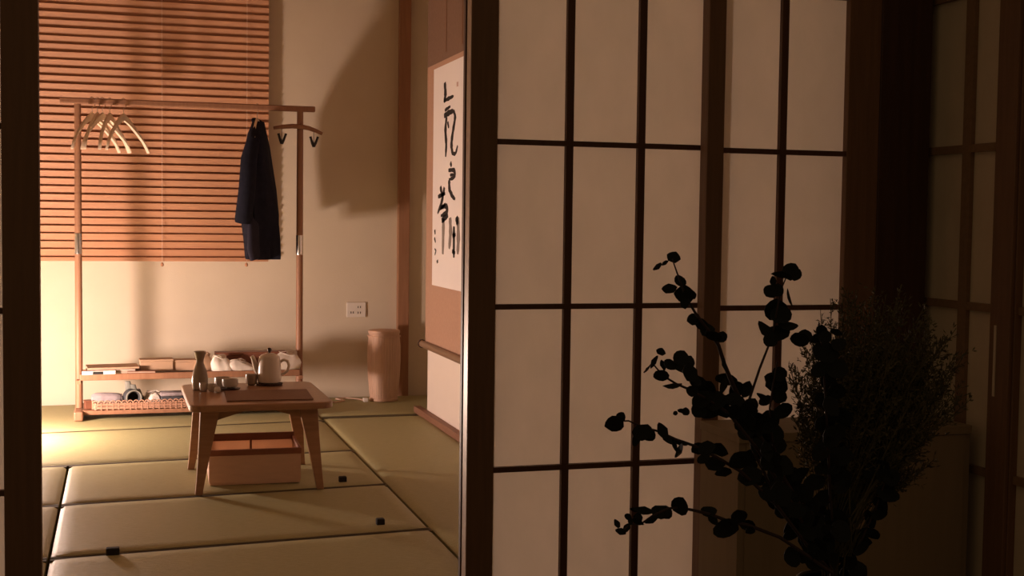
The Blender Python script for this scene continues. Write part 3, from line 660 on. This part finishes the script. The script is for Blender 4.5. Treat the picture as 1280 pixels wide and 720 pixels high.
for key in ('c1', 'c2', 'c3', 'c4'):
    thick = [s for s in CAL[key] if s[1] > 0.55]; thin = [s for s in CAL[key] if s[1] <= 0.55]
    obj('brushed_character', S(brush(thick)), 'ink', sc)
    if thin: obj('dry_brush_stroke', S(brush([(p, w * 2.6) for p, w in thin])), 'inkg', sc, label='pale dry brush stroke')
obj('signature', S(brush(CAL['sig'])), 'ink', sc)
obj('seal', S(MB().box(XS - 0.0036, XS - 0.0031, 6.825, 6.862, 1.92, 1.945)), 'seal', sc, label='small faded red seal')

# ------------------------------------------------------------------ lamp behind the doorway edge
lp = thing('floor_lamp', 'small glowing globe lamp on the mats by the rack', 'lamp', (-0.74, 7.18, 0.0))
obj('base', MB().lathe([(0.07, 0.002), (0.075, 0.006), (0.07, 0.02), (0.02, 0.03), (0.012, 0.05)], n=24), 'rack', lp, smooth=True)
obj('stem', MB().lathe([(0.010, 0.045), (0.010, 0.225)], n=14), 'rack', lp, smooth=True)
obj('globe', MB().lathe([(max(0.004, 0.090 * math.sin(PI * i / 14)), 0.310 - 0.090 * math.cos(PI * i / 14)) for i in range(15)], n=24), 'globe', lp, smooth=True)

# ------------------------------------------------------------------ cabinet in the corridor
cb = thing('low_cabinet', 'plain brown wooden cabinet standing before the paper screen', 'cabinet', (0, 0, -0.30))
x0, x1, y0, y1, zt = 1.395, 2.035, 2.715, 2.925, 1.0
obj('side_panel', MB().box(x0, x0 + 0.018, y0 + 0.004, y1, 0, zt - 0.022), 'cabinet', cb); obj('side_panel', MB().box(x1 - 0.018, x1, y0 + 0.004, y1, 0, zt - 0.022), 'cabinet', cb)
obj('back_panel', MB().box(x0 + 0.018, x1 - 0.018, y1 - 0.012, y1, 0.02, zt - 0.022), 'cabinet', cb)
obj('top_board', MB().box(x0 - 0.003, x1, y0 - 0.004, y1 + 0.004, zt - 0.022, zt), 'cabinet', cb, bevel=0.002)
obj('front_panel', MB().box(x0 + 0.018, x1 - 0.018, y0, y0 + 0.016, 0.06, zt - 0.023), 'cabinet', cb)
obj('plinth', MB().box(x0 + 0.02, x1 - 0.02, y0 + 0.02, y0 + 0.034, 0, 0.06), 'dark', cb)

# ------------------------------------------------------------------ plants
EUC = {
    'A': (
     [(0.67,1.5,1.152),(0.681,1.505,1.13),(0.696,1.512,1.102),(0.712,1.517,1.081),(0.736,1.524,1.056),(0.751,1.528,1.038),(0.763,1.534,1.012),(0.78,1.54,0.982),(0.808,1.55,0.939),(0.868,1.568,0.857),(0.923,1.584,0.783),(0.973,1.6,0.705)],
     [(0.652,1.504,1.142,0.007,0.5,-35),(0.664,1.509,1.147,0.005,0.44,-30),(0.677,1.511,1.154,0.009,0.78,20),(0.676,1.521,1.113,0.0095,0.67,-15),(0.688,1.514,1.123,0.0085,0.75,50),(0.701,1.527,1.106,0.0138,0.77,0),(0.693,1.495,1.107,0.009,0.67,15),(0.693,1.51,1.096,0.008,0.75,80),(0.717,1.533,1.072,0.0085,0.94,10),(0.726,1.529,1.066,0.0095,0.78,50),(0.739,1.538,1.057,0.0106,0.8,40),(0.735,1.51,1.052,0.0106,0.6,30),(0.755,1.527,1.049,0.0079,0.93,10),(0.758,1.525,1.013,0.0095,0.29,72),(0.776,1.542,0.991,0.0106,0.3,70),(0.791,1.543,0.976,0.0095,0.56,-75),(0.773,1.523,0.966,0.0127,0.67,0),(0.802,1.54,0.95,0.0138,0.77,30),(0.81,1.542,0.929,0.0127,0.83,0),(0.834,1.565,0.905,0.0146,0.85,0)]),
    'B': (
     [(0.617,1.46,1.013),(0.63,1.465,1.024),(0.648,1.472,1.007),(0.67,1.479,0.995),(0.69,1.484,0.987),(0.714,1.491,0.975),(0.754,1.503,0.953),(0.806,1.521,0.901),(0.868,1.545,0.828),(0.913,1.563,0.768),(0.96,1.58,0.711)],
     [(0.646,1.475,1.037,0.006,0.75,20),(0.627,1.453,1.027,0.009,0.33,-55),(0.626,1.471,1.016,0.005,0.3,-50),(0.64,1.459,1.009,0.01,0.7,-15),(0.65,1.476,1.02,0.007,0.57,80),(0.652,1.459,1.022,0.009,0.67,30),(0.664,1.454,1.031,0.01,0.9,20),(0.687,1.492,1.018,0.013,0.85,0),(0.686,1.474,1.009,0.012,0.67,60),(0.692,1.474,1.001,0.01,0.6,70),(0.673,1.496,0.99,0.012,0.28,-3),(0.709,1.498,0.994,0.011,0.73,0),(0.691,1.477,0.986,0.008,0.88,0),(0.724,1.508,0.983,0.0138,0.85,0),(0.712,1.492,0.972,0.013,0.85,0),(0.731,1.497,0.97,0.0159,0.8,0),(0.736,1.48,0.991,0.01,0.5,-80),(0.755,1.518,0.967,0.0106,0.6,0),(0.711,1.498,0.959,0.0106,1.0,0),(0.73,1.508,0.954,0.0138,0.69,0),(0.755,1.517,0.954,0.0127,0.75,20),(0.762,1.495,0.954,0.0138,0.69,0),(0.669,1.479,0.958,0.003,1.0,0),(0.674,1.472,0.962,0.005,0.6,30),(0.68,1.472,0.961,0.005,1.0,0)]),
    'D': (
     [(0.571,1.44,0.957),(0.592,1.446,0.956),(0.61,1.453,0.948),(0.641,1.463,0.938),(0.667,1.471,0.926),(0.697,1.48,0.915),(0.726,1.489,0.901),(0.774,1.505,0.875),(0.841,1.528,0.822),(0.902,1.552,0.758),(0.954,1.57,0.711)],
     [(0.565,1.424,0.957,0.0112,0.92,20),(0.577,1.433,0.963,0.0065,1.0,0),(0.607,1.456,0.931,0.009,0.56,-70),(0.606,1.435,0.943,0.013,0.77,0),(0.63,1.469,0.934,0.008,1.0,0),(0.642,1.457,0.94,0.011,0.55,60),(0.647,1.456,0.931,0.012,0.33,55),(0.672,1.482,0.922,0.015,0.27,15),(0.675,1.47,0.921,0.011,0.27,20),(0.669,1.464,0.913,0.01,0.4,-55),(0.665,1.47,0.918,0.008,0.38,70),(0.706,1.488,0.91,0.009,0.89,0),(0.711,1.474,0.913,0.012,0.67,0),(0.723,1.507,0.893,0.0095,0.67,-50),(0.727,1.472,0.911,0.012,0.67,20),(0.734,1.498,0.887,0.0127,0.67,0),(0.757,1.517,0.872,0.0117,0.55,-20),(0.765,1.487,0.893,0.0148,0.79,0)]),
    'E': (
     [(0.591,1.45,0.821),(0.6,1.454,0.826),(0.615,1.458,0.824),(0.634,1.465,0.832),(0.659,1.474,0.838),(0.678,1.48,0.837),(0.699,1.486,0.831),(0.731,1.495,0.821),(0.761,1.504,0.808),(0.792,1.513,0.8),(0.849,1.53,0.776),(0.902,1.546,0.743),(0.948,1.56,0.713)],
     [(0.585,1.46,0.826,0.006,0.58,60),(0.584,1.445,0.82,0.007,0.57,10),(0.595,1.453,0.822,0.006,0.67,-60),(0.59,1.436,0.84,0.005,0.9,0),(0.593,1.437,0.834,0.004,0.75,80),(0.607,1.447,0.831,0.008,0.5,20),(0.612,1.47,0.84,0.006,0.5,20),(0.618,1.454,0.842,0.013,0.38,8),(0.616,1.468,0.829,0.008,0.75,-70),(0.656,1.489,0.83,0.013,0.62,-12),(0.664,1.49,0.829,0.008,1.0,0),(0.631,1.46,0.828,0.009,0.44,-40),(0.676,1.474,0.841,0.012,0.92,20),(0.727,1.496,0.825,0.0106,0.6,20),(0.736,1.505,0.814,0.0106,0.5,60),(0.747,1.49,0.809,0.0085,0.5,30),(0.767,1.513,0.8,0.0064,1.0,0),(0.79,1.524,0.799,0.0074,0.71,40),(0.8,1.526,0.796,0.0106,0.8,0),(0.787,1.497,0.797,0.0064,0.83,0)]),
    'F': (
     [(0.846,1.52,1.133),(0.839,1.525,1.111),(0.837,1.531,1.083),(0.835,1.538,1.048),(0.822,1.547,1.004),(0.812,1.556,0.96),(0.825,1.57,0.892),(0.887,1.589,0.795),(0.981,1.61,0.701)],
     [(0.859,1.536,1.135,0.0117,1.0,0),(0.83,1.505,1.132,0.0138,0.31,0),(0.854,1.514,1.132,0.0085,1.0,10),(0.829,1.529,1.122,0.0074,0.57,80),(0.831,1.54,1.108,0.0095,0.89,0),(0.831,1.519,1.111,0.0085,1.0,0),(0.844,1.546,1.083,0.0159,0.87,0),(0.844,1.532,1.077,0.0138,0.85,0),(0.821,1.531,1.056,0.0148,0.43,42),(0.839,1.531,1.052,0.017,0.62,0),(0.851,1.526,1.062,0.0138,0.46,-10),(0.824,1.523,1.045,0.0095,1.0,0),(0.869,1.525,1.044,0.0127,0.75,0),(0.888,1.545,1.047,0.0095,0.89,0),(0.861,1.543,1.099,0.0117,0.15,70),(0.808,1.544,0.953,0.0117,0.91,0),(0.797,1.54,0.932,0.0138,0.85,0)]),
    'G': (
     [(0.85,1.55,1.012),(0.847,1.555,0.981),(0.846,1.561,0.947),(0.854,1.568,0.902),(0.887,1.579,0.831),(0.933,1.59,0.764),(0.977,1.6,0.704)],
     [(0.854,1.567,0.985,0.013,0.73,9.396022069329689),(0.856,1.555,0.995,0.0098,1.0,-46.72787800307242),(0.859,1.565,0.979,0.0158,0.88,13.039929342639454),(0.856,1.553,0.965,0.0102,1.0,-20.51870737880289),(0.841,1.569,0.96,0.011,0.41,48.81589985552358),(0.848,1.578,0.955,0.01,0.67,-12.299925221461805),(0.861,1.552,0.944,0.0137,0.7,-41.08625837276726),(0.851,1.568,0.931,0.0128,0.92,27.48980921186417),(0.828,1.56,0.934,0.0102,0.86,-21.914794418787597),(0.858,1.571,0.91,0.0144,0.96,14.969214930124124),(0.867,1.579,0.892,0.0141,0.86,-3.706101112942015),(0.851,1.58,0.885,0.0137,0.87,23.78273527139065),(0.877,1.595,0.858,0.0189,0.7,47.61221883019408),(0.893,1.578,0.847,0.0145,0.98,43.73816911418348),(0.866,1.582,0.84,0.0158,0.58,28.037162822652462),(0.913,1.587,0.82,0.0185,0.75,13.686666839350806),(0.885,1.586,0.811,0.0162,0.74,-28.096183568986397),(0.922,1.577,0.801,0.0175,0.63,-44.58569892361026),(0.909,1.586,0.781,0.0147,0.61,-3.4669836229832214)]),
    'H': (
     [(0.906,1.54,1.066),(0.918,1.55,1.024),(0.932,1.563,0.967),(0.947,1.578,0.897),(0.964,1.596,0.813),(0.991,1.62,0.695)],
     [(0.909,1.537,1.055,0.0079,0.94,-29.933938420921287),(0.912,1.533,1.046,0.0092,1.0,-12.612034406981863),(0.919,1.566,1.041,0.0116,0.58,-21.91037618131056),(0.925,1.527,1.053,0.0088,0.54,26.944271972382268),(0.919,1.544,1.024,0.0183,0.76,10.860989310466643),(0.936,1.537,1.035,0.0109,0.83,11.5168039049384),(0.911,1.542,1.001,0.0131,0.77,-27.366413553498536),(0.934,1.541,1.002,0.0171,0.8,9.580997820161649),(0.938,1.562,0.978,0.0151,0.72,48.427651306605654),(0.945,1.555,0.968,0.0125,0.87,-5.653236623480694),(0.936,1.578,0.954,0.0102,1.0,-22.621238050258363),(0.937,1.555,0.948,0.0151,0.64,48.88252041170644),(0.961,1.564,0.932,0.0164,0.71,24.34732384607402),(0.942,1.579,0.921,0.0147,0.74,-20.317783406916277),(0.95,1.569,0.905,0.0193,0.66,-46.357108650478615),(0.944,1.588,0.879,0.0167,0.68,-48.54394836003294),(0.975,1.593,0.869,0.0179,0.72,-1.812093810220908),(0.954,1.59,0.856,0.0188,0.53,-20.355140071299182),(0.944,1.606,0.831,0.0156,0.69,-21.363891923133604),(0.978,1.59,0.838,0.0165,0.75,-0.23180769911272137),(0.96,1.607,0.807,0.0197,0.5,-26.998074153658138),(1.002,1.614,0.791,0.0144,0.91,47.868599048781846),(0.954,1.612,0.792,0.0176,0.53,14.573742318413707),(0.976,1.6,0.778,0.0163,0.98,-35.02699942656916),(0.967,1.616,0.748,0.0185,0.53,-39.17852814479791),(0.975,1.583,0.765,0.016,0.79,37.84571187475308),(0.938,1.615,0.745,0.0151,0.67,43.85380123269165),(0.993,1.635,0.715,0.0162,0.91,0.584410347220711),(0.964,1.629,0.713,0.017,0.83,-24.5809742565394),(0.926,1.608,0.724,0.0112,0.69,23.675289294796897),(1.005,1.606,0.713,0.012,0.89,-40.88217253730827),(1.029,1.631,0.729,0.015,0.51,2.328623613397653)]),
    'I': (
     [(1.049,1.58,0.86),(1.047,1.587,0.831),(1.039,1.596,0.791),(1.025,1.607,0.746),(1.001,1.62,0.695)],
     [(1.045,1.587,0.852,0.0121,0.68,45.204146526258256),(1.05,1.574,0.84,0.0122,1.0,32.05961824320323),(1.042,1.581,0.841,0.0121,0.76,11.375736970696693),(1.049,1.584,0.813,0.0163,0.61,30.450318479046814),(1.045,1.592,0.797,0.0129,0.67,54.01600270013195),(1.054,1.586,0.825,0.0083,0.67,38.92574529135058),(1.043,1.593,0.782,0.0113,0.7,-28.053461967621907),(1.03,1.603,0.756,0.0114,0.56,-12.536590643922096),(1.018,1.599,0.732,0.0122,0.6,-33.84625259759436),(1.032,1.602,0.843,0.0102,1.0,-13.103197279524146)]),
}
LBL = {'A': 'eucalyptus branch with the tallest left tip, arching over the middle stile',
       'B': 'dense eucalyptus branch with round leaves bunched left of the middle stile',
       'D': 'long low eucalyptus branch reaching left across the second lattice upright',
       'E': 'lowest eucalyptus branch with small curled leaves, nearly level',
       'F': 'tall eucalyptus branch whose tip covers the lattice right of the middle stile',
       'G': 'short leafy eucalyptus branch below the tall one, over the cabinet edge',
       'H': 'thick upright eucalyptus branch in front of the fine bush, densely leafed',
       'I': 'short eucalyptus branch at the lower right of the bouquet under the bush'}
def leaf_mesh(r_as, cup, name, seed):
    rnd = random.Random(seed); n = 12; v = []; f = []
    jag = [1 + rnd.uniform(-0.10, 0.08) for _ in range(n)]
    for rr, in ((0.0,), (0.55,), (1.0,)):
        if rr == 0: v.append((0, 0, 0)); continue
        for k in range(n):
            a = 2 * PI * k / n; x = math.cos(a) * rr * jag[k]; y = math.sin(a) * rr * r_as * jag[k]
            if r_as < 0.7: y *= (1 - 0.25 * abs(x))
            v.append((x, y, cup * rr * rr * (0.6 + 0.4 * math.cos(2 * a))))
    for k in range(n):
        f.append((0, 1 + k, 1 + (k + 1) % n)); f.append((1 + k, 1 + n + k, 1 + n + (k + 1) % n, 1 + (k + 1) % n))
    m_ = len(v)
    v2 = [(x, y, z - 0.05) for x, y, z in v]; f2 = [tuple(i + m_ for i in q[::-1]) for q in f]
    side = [(1 + n + k, m_ + 1 + n + k, m_ + 1 + n + (k + 1) % n, 1 + n + (k + 1) % n) for k in range(n)]
    return MB().add(v + v2, f + f2 + side).mesh(name, 'leaf', True)
LM = {}
for i, asp in enumerate((0.25, 0.4, 0.6, 0.8, 1.0)):
    for s in range(3): LM[(i, s)] = leaf_mesh(asp, 0.18, 'leaf', i * 7 + s)
facing = Vector((-0.53, -0.84, 0.10)).normalized()
side_ = Vector((0, 0, 1)).cross(facing).normalized(); upv = facing.cross(side_)
rnd = random.Random(4)
VX, VY = 0.985, 1.62
for key, (pts, lv) in EUC.items():
    t = thing('eucalyptus_branch', LBL[key], 'branch', (VX, VY, 0.44), 0, 'eucalyptus branches in the dark vase')
    org = Vector((VX, VY, 0.44))
    P = [Vector(p) - org for p in pts] + [Vector((VX + rnd.uniform(-0.012, 0.012), VY + rnd.uniform(-0.012, 0.012), 0.60)) - org, Vector((rnd.uniform(-0.02, 0.02), rnd.uniform(-0.02, 0.02), 0.012))]
    n = len(P)
    thickset = {'A': 0.0034, 'F': 0.0022}.get(key, 0.0024)
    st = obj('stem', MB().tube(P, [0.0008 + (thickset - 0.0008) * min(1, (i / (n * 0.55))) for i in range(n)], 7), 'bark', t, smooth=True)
    lv = list(lv)
    for _ in range({'A': 10, 'B': 14, 'D': 10, 'E': 3, 'F': 9, 'G': 12, 'H': 6, 'I': 8}[key]):
        u = rnd.uniform(0.62, 0.97) * (len(pts) - 1); k = int(u); pa = Vector(pts[k]).lerp(Vector(pts[min(k + 1, len(pts) - 1)]), u - k)
        lv.append((pa.x + rnd.uniform(-0.018, 0.018), pa.y + rnd.uniform(-0.02, 0.02), pa.z + rnd.uniform(-0.014, 0.016), rnd.uniform(0.011, 0.017), rnd.uniform(0.45, 0.9), rnd.uniform(-80, 80)))
    for (x, y, z, r, asp, ang) in lv:
        # stretch by aspect: choose a leaf outline and tip it about its long axis for the rest
        i = min(range(5), key=lambda q: abs((0.25, 0.4, 0.6, 0.8, 1.0)[q] - min(1, asp + 0.12)))
        base = (0.25, 0.4, 0.6, 0.8, 1.0)[i]
        til = math.acos(max(0.2, min(1.0, asp / base))) * rnd.choice((-1, 1))
        A = -math.radians(ang)
        ux = (side_ * math.cos(A) + upv * math.sin(A)).normalized()
        uy0 = facing.cross(ux).normalized()
        uy = uy0 * math.cos(til) + facing * math.sin(til); uz = ux.cross(uy)
        yaw = rnd.uniform(-0.35, 0.35)
        q = Matrix(((ux.x, uy.x, uz.x), (ux.y, uy.y, uz.y), (ux.z, uy.z, uz.z))).to_4x4() @ Matrix.Rotation(yaw, 4, 'Y')
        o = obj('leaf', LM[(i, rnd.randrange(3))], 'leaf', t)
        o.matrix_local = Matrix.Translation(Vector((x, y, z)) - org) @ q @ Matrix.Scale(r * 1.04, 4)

# fine dry filler: a dozen main stems, with wispy twigs and needle leaves
fb = thing('dried_fern_bunch', 'bushy bunch of fine dry wispy foliage right of the eucalyptus', 'foliage', (VX, VY, 0.44))
org = Vector((VX, VY, 0.44))
rnd = random.Random(9)
fol = MB(); twg = MB()
CEN = Vector((1.082, 1.66, 0.972)); RX, RZ = 0.158, 0.148
tips = []
while len(tips) < 250:
    x, y, z_ = rnd.uniform(-1, 1), rnd.uniform(-1, 1), rnd.uniform(-1, 1.0)
    if x * x + y * y + z_ * z_ > 1: continue
    if z_ < -0.2 and x > 0.55: continue
    tips.append(CEN + Vector((x * RX + 0.012 * z_, y * 0.09, z_ * RZ - 0.35 * max(0, x) * 0.10)))
def needle(p, d, l, w):
    s_ = d.orthogonal().normalized(); s_ = Quaternion(d, rnd.uniform(0, 6.28)) @ s_
    fol.add([p, p + d * l * 0.5 + s_ * w, p + d * l, p + d * l * 0.5 - s_ * w], [(0, 1, 2, 3)])
for i, tpt in enumerate(tips):
    b0 = Vector((VX + rnd.uniform(-0.02, 0.03), VY + rnd.uniform(-0.015, 0.02), 0.72))
    mid = b0.lerp(tpt, 0.5) + Vector((rnd.uniform(-0.012, 0.012), 0, 0.02))
    cv = []
    for q in range(9):
        u = q / 8; cv.append(b0 * (1 - u) ** 2 + mid * 2 * u * (1 - u) + tpt * u * u)
    if i < 14:
        obj('stem', MB().tube([p - org for p in [Vector((VX, VY, 0.46))] + cv], 0.0013, 5), 'fern', fb)
    else: twg.tube([p - org for p in cv], 0.0006, 3)
    for q in range(9, 40):
        u = q / 40.0 * 0.62 + 0.36
        p = b0 * (1 - u) ** 2 + mid * 2 * u * (1 - u) + tpt * u * u
        d0 = (tpt - b0).normalized()
        dr = (d0 + Vector((rnd.uniform(-1, 1), rnd.uniform(-1, 1), rnd.uniform(-0.7, 0.9))) * 0.95).normalized()
        L_ = rnd.uniform(0.008, 0.026) * (1.2 - 0.6 * u)
        e_ = p + dr * L_; e2 = e_ + (dr + Vector((rnd.uniform(-0.6, 0.6), rnd.uniform(-0.6, 0.6), rnd.uniform(-0.6, 0.6)))).normalized() * L_ * 0.6
        if q % 2 == 0: twg.tube([p - org, e_ - org, e2 - org], 0.00045, 3)
        for _ in range(4):
            v_ = rnd.random(); pp = p.lerp(e_, v_) if rnd.random() < 0.6 else e_.lerp(e2, v_)
            dd = (dr + Vector((rnd.uniform(-1, 1), rnd.uniform(-1, 1), rnd.uniform(-1, 1)))).normalized()
            needle(pp - org, dd, rnd.uniform(0.004, 0.011), rnd.uniform(0.0008, 0.0018))
obj('twigs', twg, 'fern', fb, kind='stuff'); obj('foliage', fol, 'fern', fb, kind='stuff')

vs = thing('vase', 'dark round vase holding the bouquet at the bottom edge', 'vase', (VX, VY, 0.42))
obj('body', MB().lathe([(0.04, 0.0005), (0.055, 0.004), (0.085, 0.07), (0.092, 0.12), (0.08, 0.18), (0.055, 0.235), (0.050, 0.262), (0.046, 0.262), (0.05, 0.23), (0.075, 0.18), (0.08, 0.12), (0.05, 0.02), (0.004, 0.012)], n=36), 'vase', vs, smooth=True)
obj('rim', MB().tube([(0.048 * math.cos(a), 0.048 * math.sin(a), 0.262) for a in [2 * PI * q / 32 for q in range(33)]], 0.004, 8), 'vase', vs, smooth=True)
pst = thing('plant_stand', 'small square wooden stand carrying the dark vase', 'stand', (VX, VY, -0.30))
obj('top_board', MB().box(-0.16, 0.16, -0.16, 0.16, 0.690, 0.720), 'stand', pst, bevel=0.004)
for sx in (-1, 1):
    for sy in (-1, 1): obj('leg', MB().box(sx * 0.13 - 0.015, sx * 0.13 + 0.015, sy * 0.13 - 0.015, sy * 0.13 + 0.015, 0, 0.690), 'stand', pst)
